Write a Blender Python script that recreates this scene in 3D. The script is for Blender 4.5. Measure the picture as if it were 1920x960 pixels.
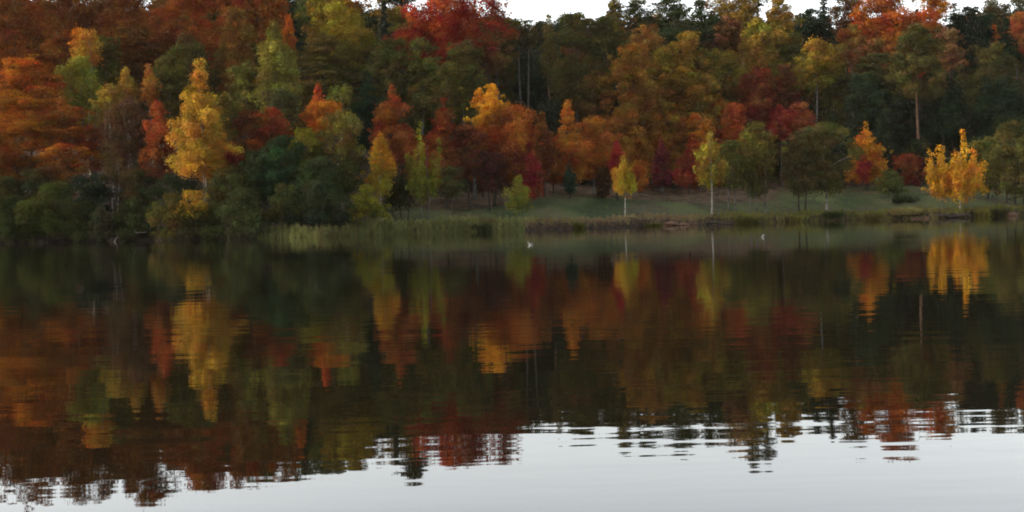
import bpy, math, random
import numpy as np
from mathutils import Matrix, Vector

for o in list(bpy.data.objects): bpy.data.objects.remove(o)
scene = bpy.context.scene
COL = scene.collection
R = math.radians

# ------------------------------------------------------------------ camera
F_PX, CX, CY, CAM_H = 2600.0, 960.0, 480.0, 1.8          # in pixels of the 1920 x 960 photograph
ROLL = math.atan(0.026); PITCH = math.atan(68/F_PX)
fw = np.array([0, math.cos(PITCH), -math.sin(PITCH)])
Rw = np.array([1.0, 0, 0]); Uw = np.array([0, math.sin(PITCH), math.cos(PITCH)])
ri = math.cos(ROLL)*Rw - math.sin(ROLL)*Uw
ui = math.sin(ROLL)*Rw + math.cos(ROLL)*Uw
cam = bpy.data.cameras.new('camera'); camo = bpy.data.objects.new('camera', cam); COL.objects.link(camo)
M3 = Matrix(((ri[0], ui[0], -fw[0]), (ri[1], ui[1], -fw[1]), (ri[2], ui[2], -fw[2])))
camo.matrix_world = Matrix.Translation((0, 0, CAM_H)) @ M3.to_4x4()
cam.sensor_width = 36; cam.lens = 36*F_PX/1920; cam.clip_start = 0.1; cam.clip_end = 9000
scene.camera = camo

# ------------------------------------------------------------------ sky, sun, exposure
SUN_EL, SUN_ROT = R(15), R(268)        # a weak, veiled evening sun low on the left
world = bpy.data.worlds.new('World'); scene.world = world; world.use_nodes = True
wn = world.node_tree; wn.nodes.clear()
sky = wn.nodes.new('ShaderNodeTexSky'); sky.sky_type = 'NISHITA'; sky.sun_disc = False
sky.sun_elevation = SUN_EL; sky.sun_rotation = SUN_ROT; sky.dust_density = 3.0; sky.air_density = 1.0; sky.ozone_density = 1.0
hs = wn.nodes.new('ShaderNodeHueSaturation'); hs.inputs['Saturation'].default_value = 0.36
tint = wn.nodes.new('ShaderNodeMix'); tint.data_type = 'RGBA'; tint.blend_type = 'MULTIPLY'; tint.inputs[0].default_value = 1.0
tint.inputs[7].default_value = (1.03, 1.0, .975, 1)
bg = wn.nodes.new('ShaderNodeBackground'); bg.inputs['Strength'].default_value = 0.15
wo = wn.nodes.new('ShaderNodeOutputWorld')
wn.links.new(sky.outputs[0], hs.inputs['Color']); wn.links.new(hs.outputs[0], tint.inputs[6])
wn.links.new(tint.outputs[2], bg.inputs[0]); wn.links.new(bg.outputs[0], wo.inputs[0])
sl = bpy.data.lights.new('sun', 'SUN'); sl.energy = 0.5; sl.angle = R(25); sl.color = (1, 0.93, 0.82)
so = bpy.data.objects.new('sun', sl); COL.objects.link(so)
sdir = Vector((math.sin(SUN_ROT)*math.cos(SUN_EL), math.cos(SUN_ROT)*math.cos(SUN_EL), math.sin(SUN_EL)))
so.rotation_euler = sdir.to_track_quat('Z', 'Y').to_euler(); so.location = (0, -20, 60)
vs = scene.view_settings; vs.view_transform = 'Standard'; vs.look = 'None'; vs.exposure = 2.25; vs.gamma = 1.0; vs.use_curve_mapping = False
scene.render.engine = 'CYCLES'
scene.cycles.max_bounces = 6; scene.cycles.diffuse_bounces = 4; scene.cycles.glossy_bounces = 3; scene.cycles.transmission_bounces = 3
scene.cycles.filter_width = 1.9
LEAF_GAIN = .90; GROUND_GAIN = .42

# ------------------------------------------------------------------ helpers
def at(px, py, D):
    d = fw*F_PX + ri*(px-CX) - ui*(py-CY)
    return np.array([0, 0, CAM_H]) + d*(D/d[1])
def project(p):
    q = np.array(p) - np.array([0, 0, CAM_H]); z = q@fw
    return CX + F_PX*(q@ri)/z, CY - F_PX*(q@ui)/z
def lin(c):
    c = np.array(c, float)/255
    return np.where(c <= .04045, c/12.92, ((c+.055)/1.055)**2.4)
def mesh_obj(name, verts, faces, mat, parent=None, colors=None, smooth=False):
    """verts (n,3); faces: array (m,k) of one size or list of tuples; colors (n,3) per vertex"""
    me = bpy.data.meshes.new(name)
    verts = np.asarray(verts, np.float32)
    if isinstance(faces, np.ndarray):
        m, k = faces.shape
        me.vertices.add(len(verts)); me.vertices.foreach_set('co', verts.ravel())
        me.loops.add(m*k); me.loops.foreach_set('vertex_index', faces.astype(np.int32).ravel())
        me.polygons.add(m); me.polygons.foreach_set('loop_start', np.arange(0, m*k, k, dtype=np.int32))
        me.update(calc_edges=True)
    else:
        me.from_pydata([tuple(map(float, v)) for v in verts], [], [tuple(map(int, f)) for f in faces]); me.update()
    if smooth: me.polygons.foreach_set('use_smooth', np.ones(len(me.polygons), bool))
    if colors is not None:
        a = me.attributes.new('tone', 'FLOAT_COLOR', 'POINT')
        cc = np.ones((len(verts), 4), np.float32); cc[:, :3] = colors; a.data.foreach_set('color', cc.ravel())
    me.materials.append(mat)
    o = bpy.data.objects.new(name, me); COL.objects.link(o)
    if parent is not None: o.parent = parent
    return o
def empty(name, loc, rz=0.0):
    o = bpy.data.objects.new(name, None); COL.objects.link(o); o.location = tuple(map(float, loc)); o.rotation_euler.z = rz
    o.empty_display_size = .5
    return o
def tag(o, label=None, cat=None, group=None, kind=None):
    if label: o['label'] = label
    if cat: o['category'] = cat
    if group: o['group'] = group
    if kind: o['kind'] = kind
    return o
def tubes(paths, sides=6):
    """paths: list of (points (n,3), radii (n,)) -> one mesh's verts, quads"""
    V, Fq, off = [], [], 0
    for P, rad in paths:
        P = np.asarray(P, float); n = len(P)
        T = np.gradient(P, axis=0); T /= np.linalg.norm(T, axis=1)[:, None]+1e-9
        ref = np.array([0.31, 0.95, 0.05]) if abs(T[0][2]) > .7 else np.array([0, 0, 1.0])
        A = np.cross(T, ref); A /= np.linalg.norm(A, axis=1)[:, None]+1e-9; B = np.cross(T, A)
        th = np.linspace(0, 2*math.pi, sides, endpoint=False)
        ring = P[:, None, :] + np.asarray(rad)[:, None, None]*(A[:, None, :]*np.cos(th)[None, :, None] + B[:, None, :]*np.sin(th)[None, :, None])
        V.append(ring.reshape(-1, 3))
        for i in range(n-1):
            for j in range(sides):
                k = (j+1) % sides
                Fq.append((off+i*sides+j, off+i*sides+k, off+(i+1)*sides+k, off+(i+1)*sides+j))
        off += n*sides
    return np.vstack(V), np.array(Fq)

# ------------------------------------------------------------------ materials
def nt(name):
    m = bpy.data.materials.new(name); m.use_nodes = True; n = m.node_tree; n.nodes.clear()
    return m, n
def foliage_mat():
    m, n = nt('autumn_leaves')
    at_ = n.nodes.new('ShaderNodeAttribute'); at_.attribute_name = 'tone'
    tc = n.nodes.new('ShaderNodeNewGeometry'); nz = n.nodes.new('ShaderNodeTexNoise'); nz.inputs['Scale'].default_value = .30; nz.inputs['Detail'].default_value = 3
    hz = n.nodes.new('ShaderNodeMapRange'); hz.inputs[1].default_value = .3; hz.inputs[2].default_value = .7; hz.inputs[3].default_value = .475; hz.inputs[4].default_value = .525; n.links.new(nz.outputs[0], hz.inputs[0])
    mp = n.nodes.new('ShaderNodeMapRange'); mp.inputs[1].default_value = .3; mp.inputs[2].default_value = .7; mp.inputs[3].default_value = .8; mp.inputs[4].default_value = 1.2
    hv = n.nodes.new('ShaderNodeHueSaturation'); n.links.new(hz.outputs[0], hv.inputs['Hue'])
    d = n.nodes.new('ShaderNodeBsdfDiffuse'); t = n.nodes.new('ShaderNodeBsdfTranslucent'); mx = n.nodes.new('ShaderNodeMixShader'); mx.inputs[0].default_value = .22
    out = n.nodes.new('ShaderNodeOutputMaterial')
    L = n.links.new
    L(tc.outputs['Position'], nz.inputs['Vector']); L(nz.outputs[0], mp.inputs[0]); L(mp.outputs[0], hv.inputs['Value']); L(at_.outputs['Color'], hv.inputs['Color'])
    L(hv.outputs[0], d.inputs[0]); L(hv.outputs[0], t.inputs[0]); L(d.outputs[0], mx.inputs[1]); L(t.outputs[0], mx.inputs[2]); L(mx.outputs[0], out.inputs[0])
    return m
def noise_mat(name, c1, c2, scale, rough=.9, stretch=(1, 1, 1), bump=.0, detail=5):
    m, n = nt(name); L = n.links.new
    g = n.nodes.new('ShaderNodeNewGeometry'); mpn = n.nodes.new('ShaderNodeMapping'); mpn.inputs['Scale'].default_value = stretch
    nz = n.nodes.new('ShaderNodeTexNoise'); nz.inputs['Scale'].default_value = scale; nz.inputs['Detail'].default_value = detail
    cr = n.nodes.new('ShaderNodeValToRGB'); cr.color_ramp.elements[0].position = .35; cr.color_ramp.elements[1].position = .65
    cr.color_ramp.elements[0].color = (*[v*.55 for v in c1], 1); cr.color_ramp.elements[1].color = (*[v*.55 for v in c2], 1)
    b = n.nodes.new('ShaderNodeBsdfPrincipled'); b.inputs['Roughness'].default_value = rough; b.inputs['Specular IOR Level'].default_value = .2
    out = n.nodes.new('ShaderNodeOutputMaterial')
    L(g.outputs['Position'], mpn.inputs[0]); L(mpn.outputs[0], nz.inputs['Vector']); L(nz.outputs[0], cr.inputs[0]); L(cr.outputs[0], b.inputs['Base Color'])
    if bump:
        bp = n.nodes.new('ShaderNodeBump'); bp.inputs['Distance'].default_value = bump; L(nz.outputs[0], bp.inputs['Height']); L(bp.outputs[0], b.inputs['Normal'])
    L(b.outputs[0], out.inputs[0])
    return m
LEAF = foliage_mat()
BARK = {
 'pale':  noise_mat('pale_birch_bark', (.12, .10, .085), (.50, .46, .39), 1.6, stretch=(1, 1, 2.2)),
 'grey':  noise_mat('grey_bark', (.06, .052, .042), (.17, .15, .12), 2.5, stretch=(1, 1, .4)),
 'brown': noise_mat('brown_bark', (.028, .02, .014), (.075, .055, .04), 2.5, stretch=(1, 1, .4)),
 'pine':  noise_mat('orange_pine_bark', (.12, .065, .035), (.30, .17, .10), 2.0, stretch=(1, 1, .4)),
}
STONE = noise_mat('brown_shore_stone', (.07, .038, .02), (.16, .085, .045), 1.8, bump=.06)
PALESTONE = noise_mat('pale_stone', (.16, .17, .15), (.28, .29, .26), 2.0, bump=.03)
GULLW = noise_mat('white_feathers', (.36, .36, .33), (.46, .46, .42), 9.0)
GULLG = noise_mat('grey_feathers', (.20, .20, .21), (.26, .26, .27), 9.0)
BEAK = noise_mat('dull_yellow_beak', (.35, .22, .05), (.45, .28, .07), 20.0)

# ------------------------------------------------------------------ terrain
SH_X = [-4000, -300, 0, 250, 480, 600, 700, 960, 1060, 1200, 1300, 1500, 1600, 1750, 1900, 2200, 6000]
SH_D = [236, 230, 222, 217, 208, 204, 214, 223, 228, 243, 247, 260, 265, 257, 268, 275, 290]
def shore(px): return np.interp(px, SH_X, SH_D) + .9*np.sin(np.asarray(px)*.052) + .6*np.sin(np.asarray(px)*.131+1)
def px_of(X, Y): return 960 + F_PX*X/Y
HR_S = [-30, -2, 0, 1.2, 3, 8, 75, 90, 110, 200, 240, 700, 5000]
HR_Z = [-3, -.7, -.1, .95, 1.35, 1.75, 8.7, 10.4, 13.5, 40, 46, 60, 60]
HL_S = [-30, -2, 0, 1.5, 5, 12, 60, 190, 240, 700, 5000]
HL_Z = [-3, -.7, -.1, .5, 1.1, 2.5, 13, 45, 50, 60, 60]
def ground_s(px, s):
    s = np.asarray(s, float); px = np.asarray(px, float)
    w = np.clip((px-600)/220, 0, 1); w = w*w*(3-2*w)
    z = (1-w)*np.interp(s, HL_S, HL_Z) + w*np.interp(s, HR_S, HR_Z)
    k = np.clip(s/20, 0, 1)
    return z + k*(.35*np.sin(px*.011+s*.05)+.22*np.sin(px*.023-s*.09)) + np.clip(s, 0, 1)*(.14*np.sin(px*.09+s*.7)+.16*np.sin(px*.037+1)+.10*np.sin(px*.21+2+s*.4)+.06*np.sin(px*.47))
def ground(X, Y):
    px = px_of(X, Y); return float(ground_s(px, Y-shore(px)))
def terrain():
    pxs = np.concatenate([np.linspace(-2800, -400, 40)[:-1], np.arange(-400, 2320, 8), np.linspace(2320, 4800, 40)[1:]])
    ss = np.concatenate([[-30, -8, -3, -1.2, -.4, 0, .3, .7, 1.1, 1.6, 2.2, 3, 4, 5.5, 7.5], np.arange(10, 250, 4), [270, 320, 420, 600, 1000, 2000, 2800]])
    PX, S = np.meshgrid(pxs, ss)
    Y = shore(PX)+S; X = (PX-960)/F_PX*Y; Z = ground_s(PX, S)
    V = np.stack([X, Y, Z], -1).reshape(-1, 3); nr, nc = PX.shape
    i = np.arange(nr-1)[:, None]*nc + np.arange(nc-1)[None, :]
    Fq = np.stack([i, i+1, i+nc+1, i+nc], -1).reshape(-1, 4)
    # what grows or lies on the ground: r = lawn, g = leaf litter, b = bare bank earth
    rs = np.random.RandomState(3)
    meadow = np.clip((PX-640)/120, 0, 1)*np.clip((S-4)/5, 0, 1)*np.clip((66-S)/14, 0, 1)
    meadow *= np.where(PX > 1450, 1, np.clip((44+8*np.sin(PX*.013)-S)/8, 0, 1))
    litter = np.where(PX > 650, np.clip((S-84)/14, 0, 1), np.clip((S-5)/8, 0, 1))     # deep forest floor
    bank = np.clip((3.2-S)/2, 0, 1)
    c = np.stack([meadow, litter, bank], -1).reshape(-1, 3)
    m, n = nt('meadow_and_forest_floor'); L = n.links.new
    A = n.nodes.new('ShaderNodeAttribute'); A.attribute_name = 'tone'; sp = n.nodes.new('ShaderNodeSeparateColor'); L(A.outputs['Color'], sp.inputs[0])
    g = n.nodes.new('ShaderNodeNewGeometry')
    def noise(sc, st, det=5):
        mp = n.nodes.new('ShaderNodeMapping'); mp.inputs['Scale'].default_value = st
        z = n.nodes.new('ShaderNodeTexNoise'); z.inputs['Scale'].default_value = sc; z.inputs['Detail'].default_value = det
        L(g.outputs['Position'], mp.inputs[0]); L(mp.outputs[0], z.inputs['Vector']); return z
    def ramp(src, a, b, c1, c2):
        r = n.nodes.new('ShaderNodeValToRGB'); r.color_ramp.elements[0].position = a; r.color_ramp.elements[1].position = b
        k_ = GROUND_GAIN if max(c2) < .5 else 1
        r.color_ramp.elements[0].color = (*[v*k_ for v in c1], 1); r.color_ramp.elements[1].color = (*[v*k_ for v in c2], 1); L(src, r.inputs[0]); return r
    def mixc(f, a, b):
        x = n.nodes.new('ShaderNodeMix'); x.data_type = 'RGBA'; L(f, x.inputs[0]); L(a, x.inputs[6]); L(b, x.inputs[7]); return x.outputs[2]
    grass = ramp(noise(.10, (1, .3, 1)).outputs[0], .38, .60, (.044, .066, .020), (.122, .142, .048))
    fine = ramp(noise(1.3, (1, .5, 1), 8).outputs[0], .4, .7, (.075, .052, .033), (.16, .105, .07))
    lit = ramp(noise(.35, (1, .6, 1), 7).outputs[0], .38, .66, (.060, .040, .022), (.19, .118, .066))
    earth = ramp(noise(1.0, (1, 1, 1.5), 6).outputs[0], .35, .68, (.018, .013, .009), (.085, .056, .036))
    patch = ramp(noise(.12, (1, .25, 1), 7).outputs[0], .46, .60, (0, 0, 0), (.6, .6, .6))
    g1 = mixc(patch.outputs[0], grass.outputs[0], fine.outputs[0])
    # noisy edge of the lawn
    ad = n.nodes.new('ShaderNodeMath'); ad.operation = 'MULTIPLY_ADD'; L(noise(.25, (1, .6, 1)).outputs[0], ad.inputs[0]); ad.inputs[1].default_value = 1.2; L(sp.outputs[0], ad.inputs[2])
    st = n.nodes.new('ShaderNodeMapRange'); L(ad.outputs[0], st.inputs[0]); st.inputs[1].default_value = 1.0; st.inputs[2].default_value = 1.3
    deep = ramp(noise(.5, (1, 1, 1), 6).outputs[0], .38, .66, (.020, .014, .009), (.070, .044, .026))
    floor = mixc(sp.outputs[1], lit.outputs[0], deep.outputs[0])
    base = mixc(st.outputs[0], floor, g1)
    ad2 = n.nodes.new('ShaderNodeMath'); ad2.operation = 'MULTIPLY_ADD'; L(noise(.9, (1, 1, 1)).outputs[0], ad2.inputs[0]); ad2.inputs[1].default_value = 1.0; L(sp.outputs[2], ad2.inputs[2])
    s2 = n.nodes.new('ShaderNodeMapRange'); L(ad2.outputs[0], s2.inputs[0]); s2.inputs[1].default_value = .85; s2.inputs[2].default_value = 1.1
    fin = mixc(s2.outputs[0], base, earth.outputs[0])
    b = n.nodes.new('ShaderNodeBsdfPrincipled'); b.inputs['Roughness'].default_value = 1; b.inputs['Specular IOR Level'].default_value = .1; L(fin, b.inputs['Base Color'])
    bp = n.nodes.new('ShaderNodeBump'); bp.inputs['Distance'].default_value = .25; L(noise(2.2, (1, 1, 1), 8).outputs[0], bp.inputs['Height']); L(bp.outputs[0], b.inputs['Normal'])
    out = n.nodes.new('ShaderNodeOutputMaterial'); L(b.outputs[0], out.inputs[0])
    o = mesh_obj('ground', V, Fq, m, colors=c, smooth=True); tag(o, kind='structure')
terrain()

def haze():
    m, n = nt('evening_air'); v = n.nodes.new('ShaderNodeVolumePrincipled'); v.inputs['Color'].default_value = (.95, .92, .84, 1); v.inputs['Density'].default_value = HAZE
    out = n.nodes.new('ShaderNodeOutputMaterial'); n.links.new(v.outputs[0], out.inputs['Volume'])
    x0, x1, y0, y1, z0, z1 = -4600, 4600, -3200, 3200, -6.0, 110.0
    V = np.array([(x, y, z) for z in (z0, z1) for y in (y0, y1) for x in (x0, x1)], float)
    o = mesh_obj('haze', V, np.array([[0, 2, 3, 1], [4, 5, 7, 6], [0, 1, 5, 4], [2, 6, 7, 3], [0, 4, 6, 2], [1, 3, 7, 5]]), m); tag(o, kind='stuff')
HAZE = .000017
scene.cycles.volume_bounces = 0
haze()

def water():
    m, n = nt('calm_lake_water'); L = n.links.new
    g = n.nodes.new('ShaderNodeNewGeometry')
    def noise(sc, st, det, rough=.5):
        mp = n.nodes.new('ShaderNodeMapping'); mp.inputs['Scale'].default_value = st
        z = n.nodes.new('ShaderNodeTexNoise'); z.inputs['Scale'].default_value = sc; z.inputs['Detail'].default_value = det; z.inputs['Roughness'].default_value = rough
        L(g.outputs['Position'], mp.inputs[0]); L(mp.outputs[0], z.inputs['Vector']); return z.outputs[0]
    def mul(a, k):
        x = n.nodes.new('ShaderNodeMath'); x.operation = 'MULTIPLY'; L(a, x.inputs[0])
        if isinstance(k, float): x.inputs[1].default_value = k
        else: L(k, x.inputs[1])
        return x.outputs[0]
    def add(a, b):
        x = n.nodes.new('ShaderNodeMath'); L(a, x.inputs[0]); L(b, x.inputs[1]); return x.outputs[0]
    patch = n.nodes.new('ShaderNodeMapRange'); L(noise(.05, (.5, 1.4, 1), 3), patch.inputs[0]); patch.inputs[1].default_value = .4; patch.inputs[2].default_value = .65
    patch.inputs[3].default_value = .3; patch.inputs[4].default_value = 1.5
    small = mul(noise(3.2, (.45, 1.25, 1), 1.0), .0012)
    mid = mul(noise(.85, (.40, 1.25, 1), 1.5), .0048)
    big = mul(noise(.16, (.8, 1.2, 1), 2), .007)
    h = add(mul(add(small, mid), patch.outputs[0]), big)
    bp = n.nodes.new('ShaderNodeBump'); bp.inputs['Strength'].default_value = 1.0; bp.inputs['Distance'].default_value = 1.0; L(h, bp.inputs['Height'])
    b = n.nodes.new('ShaderNodeBsdfPrincipled'); b.inputs['Base Color'].default_value = (.0055, .0045, .0022, 1); b.inputs['Roughness'].default_value = .012
    b.inputs['IOR'].default_value = 1.333; L(bp.outputs[0], b.inputs['Normal'])
    out = n.nodes.new('ShaderNodeOutputMaterial'); L(b.outputs[0], out.inputs[0])
    V = np.array([(-4000, -3000, 0), (4000, -3000, 0), (4000, 1500, 0), (-4000, 1500, 0)], float)
    o = mesh_obj('lake_water', V, np.array([[0, 1, 2, 3]]), m); tag(o, kind='structure')
water()

# ------------------------------------------------------------------ trees
def prof(shape, t):
    t = np.clip(t, 0, 1)
    if shape == 'round':  return np.sqrt(np.clip(1-((t-.48)/.53)**2, 0, 1))**.9
    if shape == 'dome':   return np.sqrt(np.clip(1-(t*.98)**2.4, 0, 1))*(.82+.18*np.clip(t/.2, 0, 1))
    if shape == 'oval':   return np.sqrt(np.clip(1-((t-.38)/(.39 if False else .63))**2, 0, 1))*np.clip(t/.12+.35, 0, 1)
    if shape == 'flame':  return np.clip(np.interp(t, [0, .1, .3, .5, .7, .85, 1], [.45, .8, 1, .86, .55, .3, .06]), 0, 1)
    if shape == 'pyramid': return np.interp(t, [0, .1, .3, .6, .85, 1], [.7, .95, 1, .62, .28, .06])
    if shape == 'cone':   return np.interp(t, [0, .08, .25, 1], [.7, 1, .9, .05])
    if shape == 'spire':  return np.interp(t, [0, .05, .2, .6, 1], [.8, 1, .9, .45, .03])
    if shape == 'vase':   return np.interp(t, [0, .3, .6, .85, 1], [.25, .42, .8, 1, .75])
    if shape == 'layer':  return np.sqrt(np.clip(1-((t-.42)/.6)**2, 0, 1))
    if shape == 'pine':   return np.interp(t, [0, .25, .6, .85, 1], [.45, .8, 1, .75, .3])
    if shape == 'mound':  return np.sqrt(np.clip(1-(t)**2, 0, 1))
    return np.ones_like(t)

def make_crown(shape, W, H, npx, D, rng, c1, c2, c2_where='mix', density=1.0, lean=0.0):
    """leaf faces in clumps on the outer part of an uneven envelope. returns verts, quads, colours, clump centres"""
    Rr = W/2
    ph = rng.uniform(0, 6.28, 6)
    def wob(th, t): return 1 + .17*np.sin(2*th+ph[0]+3*t) + .15*np.sin(3*th+ph[1]-7*t) + .12*np.sin(5*th+ph[2]+11*t) + .07*np.sin(15*t+ph[3])
    leaf = 2.9*D/F_PX
    if shape in ('cone', 'spire'):      # conifers: whorls of drooping boughs
        C, Rad = [], []
        lv = int(np.clip(H/ 1.0, 8, 30))
        for k in range(lv):
            t0 = (k+.3)/lv; t = t0; nb = int(6+ 5*(1-t)); L0 = prof(shape, np.array(t))*Rr
            for j in range(nb):
                th = 6.283*j/nb + k*1.3 + rng.uniform(-.2, .2); Lb = L0*rng.uniform(.66, 1.15); t = t0+rng.uniform(-.5, .5)/lv
                for u in (.3, .62, .92):
                    r = Lb*u
                    C.append((r*math.cos(th), r*math.sin(th), t*H + .35 - (.16 if shape == 'spire' else .08)*r)); Rad.append((max(.35, Lb*.27), max(.25, Lb*.16)))
        C = np.array(C); Rad = np.array(Rad); Rad = Rad[:, [0, 0, 1]]
        C[:, 2] = np.clip(C[:, 2], .1, H)
        C = np.vstack([C, [[0, 0, H*.97]]]); Rad = np.vstack([Rad, [[.14*Rr+.1, .14*Rr+.1, H*.05]]])
    elif shape == 'plumes':            # several upright sprays fanning from the stem
        C, Rad = [], []
        for k in range(7):
            th = 6.283*k/7+rng.uniform(-.4, .4); e = np.array([Rr*.85*math.cos(th), Rr*.85*math.sin(th), H*rng.uniform(.42, .92)]) if k < 6 else np.array([rng.uniform(-.2, .2)*Rr, 0, H])
            for u in np.linspace(.12, 1, 11):
                q = e*np.array([u**.5, u**.5, u**1.15]); rr_ = Rr*rng.uniform(.16, .27)*(1.15-.75*u)+.12
                C.append(q+rng.normal(0, .05*Rr, 3)); Rad.append((rr_, rr_, rr_*1.7))
            for u in rng.uniform(.2, .8, 5):
                C.append(e*u*np.array([1.1, 1.1, .8])+rng.normal(0, .12*Rr, 3)); Rad.append((Rr*.1, Rr*.1, Rr*.12))
        for k in range(16):
            th = rng.uniform(0, 6.283); r_ = Rr*rng.uniform(.15, .95); C.append(np.array([r_*math.cos(th), r_*math.sin(th), H*rng.uniform(.03, .30)])); Rad.append((Rr*.2, Rr*.2, Rr*.17))
        C = np.array(C); Rad = np.array(Rad); C[:, 2] = np.clip(C[:, 2], .1, H)
    else:
        fac = {'round': .30, 'dome': .21, 'oval': .29, 'flame': .30, 'pyramid': .24, 'vase': .26, 'layer': .27, 'pine': .30, 'mound': .27}[shape]
        rc = np.clip(fac*Rr, .35, 2.3)
        zf = {'layer': .34, 'pine': .42, 'flame': 1.35, 'oval': 1.1, 'vase': 1.7}.get(shape, .85)
        N = int(np.clip((5.2 if W > 22 else 3.8)*W*H/(rc*rc*max(zf, .5)*3.1)*(.75 if shape == 'pine' else 1), 20, 900))
        t = rng.uniform(.02, .99, N*4); keep = rng.uniform(0, 1, N*4) < (prof(shape, t)**1.3+.08); t = t[keep][:N]; N = len(t)
        th = rng.uniform(0, 6.283, N)
        rho = prof(shape, t)*Rr*wob(th, t)*(.25+.75*rng.uniform(0, 1, N)**.55)
        sz = rc*rng.uniform(.45, 1.35, N)*np.clip(.55+.6*prof(shape, t), .5, 1)
        sprig = rng.uniform(0, 1, N) < (.26 if shape in ('mound', 'dome', 'round') else .17)
        sz[sprig] *= .55; rho = np.clip(rho - sz*.6, 0, None); rho[sprig] *= rng.uniform(1.1, 1.3, sprig.sum())
        t = np.where(sprig, np.clip(t*rng.uniform(.97, 1.06, N), 0, 1.03), t)
        C = np.stack([rho*np.cos(th), rho*np.sin(th), np.clip(t*H, sz*zf*.5, H-sz*zf*.8)], 1)
        Rad = np.stack([sz, sz, sz*zf], 1)
        if shape == 'vase':
            pass
    n = int(np.clip(npx*.95*density*(1.4 if D > 318 else 1), 600, 40000))
    w = Rad[:, 0]*(Rad[:, 0]+Rad[:, 2]); w = w/w.sum()
    idx = rng.choice(len(C), n, p=w)
    d = rng.normal(0, 1, (n, 3)); d /= np.linalg.norm(d, axis=1)[:, None]
    flip = (d[:, 2] < 0) & (rng.uniform(0, 1, n) < .55); d[flip, 2] *= -1
    rr = .45+.6*rng.uniform(0, 1, n)**.6
    stray = rng.uniform(0, 1, n) < .10; rr[stray] *= rng.uniform(1.1, 1.7, stray.sum())
    P = C[idx] + d*Rad[idx]*rr[:, None]
    P[:, 0] += lean*P[:, 2]
    nrm = d*.8 + rng.normal(0, .55, (n, 3)) + np.array([0, 0, .25])
    if shape in ('layer', 'cone', 'pine'): nrm += np.array([0, 0, .7])
    nrm /= np.linalg.norm(nrm, axis=1)[:, None]
    a = np.cross(nrm, rng.normal(0, 1, (n, 3))); a /= np.linalg.norm(a, axis=1)[:, None]+1e-9; b = np.cross(nrm, a)
    s = leaf*rng.uniform(.55, 1.25, n)[:, None]*.62
    asp = rng.uniform(.5, .95, n)[:, None]
    V = np.stack([P+a*s, P+b*s*asp+nrm*s*.12, P-a*s*rng.uniform(.7, 1.2, (n, 1)), P-b*s*asp+nrm*s*.12], 1).reshape(-1, 3)
    Fq = np.arange(4*n).reshape(n, 4)
    # leaf colour: clumps lean to one or the other colour, each leaf varies
    cm = rng.uniform(0, 1, len(C))
    tz = np.clip(C[:, 2]/H, 0, 1)
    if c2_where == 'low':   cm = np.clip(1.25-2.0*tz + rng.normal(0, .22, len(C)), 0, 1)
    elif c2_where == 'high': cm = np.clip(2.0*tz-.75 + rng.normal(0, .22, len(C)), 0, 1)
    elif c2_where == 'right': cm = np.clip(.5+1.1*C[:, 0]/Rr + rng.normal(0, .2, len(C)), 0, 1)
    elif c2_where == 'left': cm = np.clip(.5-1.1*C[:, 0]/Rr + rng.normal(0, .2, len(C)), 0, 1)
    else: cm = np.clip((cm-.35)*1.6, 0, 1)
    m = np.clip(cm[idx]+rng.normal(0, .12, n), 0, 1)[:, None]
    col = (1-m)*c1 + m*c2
    col = .94*col + .06*(col@np.array([.2126, .7152, .0722]))[:, None]
    col = col*np.exp(rng.normal(0, .13, (n, 1)))*np.exp(rng.normal(0, .19, len(C))[idx])[:, None]*np.exp(rng.normal(0, .12, (len(C), 3))[idx])*np.exp(rng.normal(0, .06, (n, 3)))
    col[:, 1] += .07*np.clip(col[:, 0]-col[:, 1], 0, None); col = col*np.array([1.04, 1.04, .66])
    g_ = np.clip(col[:, 1]-col[:, 0], 0, None); col[:, 1] -= .45*g_; col[:, 2] -= .25*np.clip(col[:, 2]-.6*col[:, 0], 0, None)
    col *= (1-.16*np.clip((col.sum(1)-.35)/.3, 0, 1))[:, None]
    dim = np.clip(1-col.sum(1)/.10, 0, 1)[:, None]; col = col*(1+.75*dim)
    col = np.clip(col*LEAF_GAIN, .004, .62)
    return V, Fq, np.repeat(col, 4, axis=0), C

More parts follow.
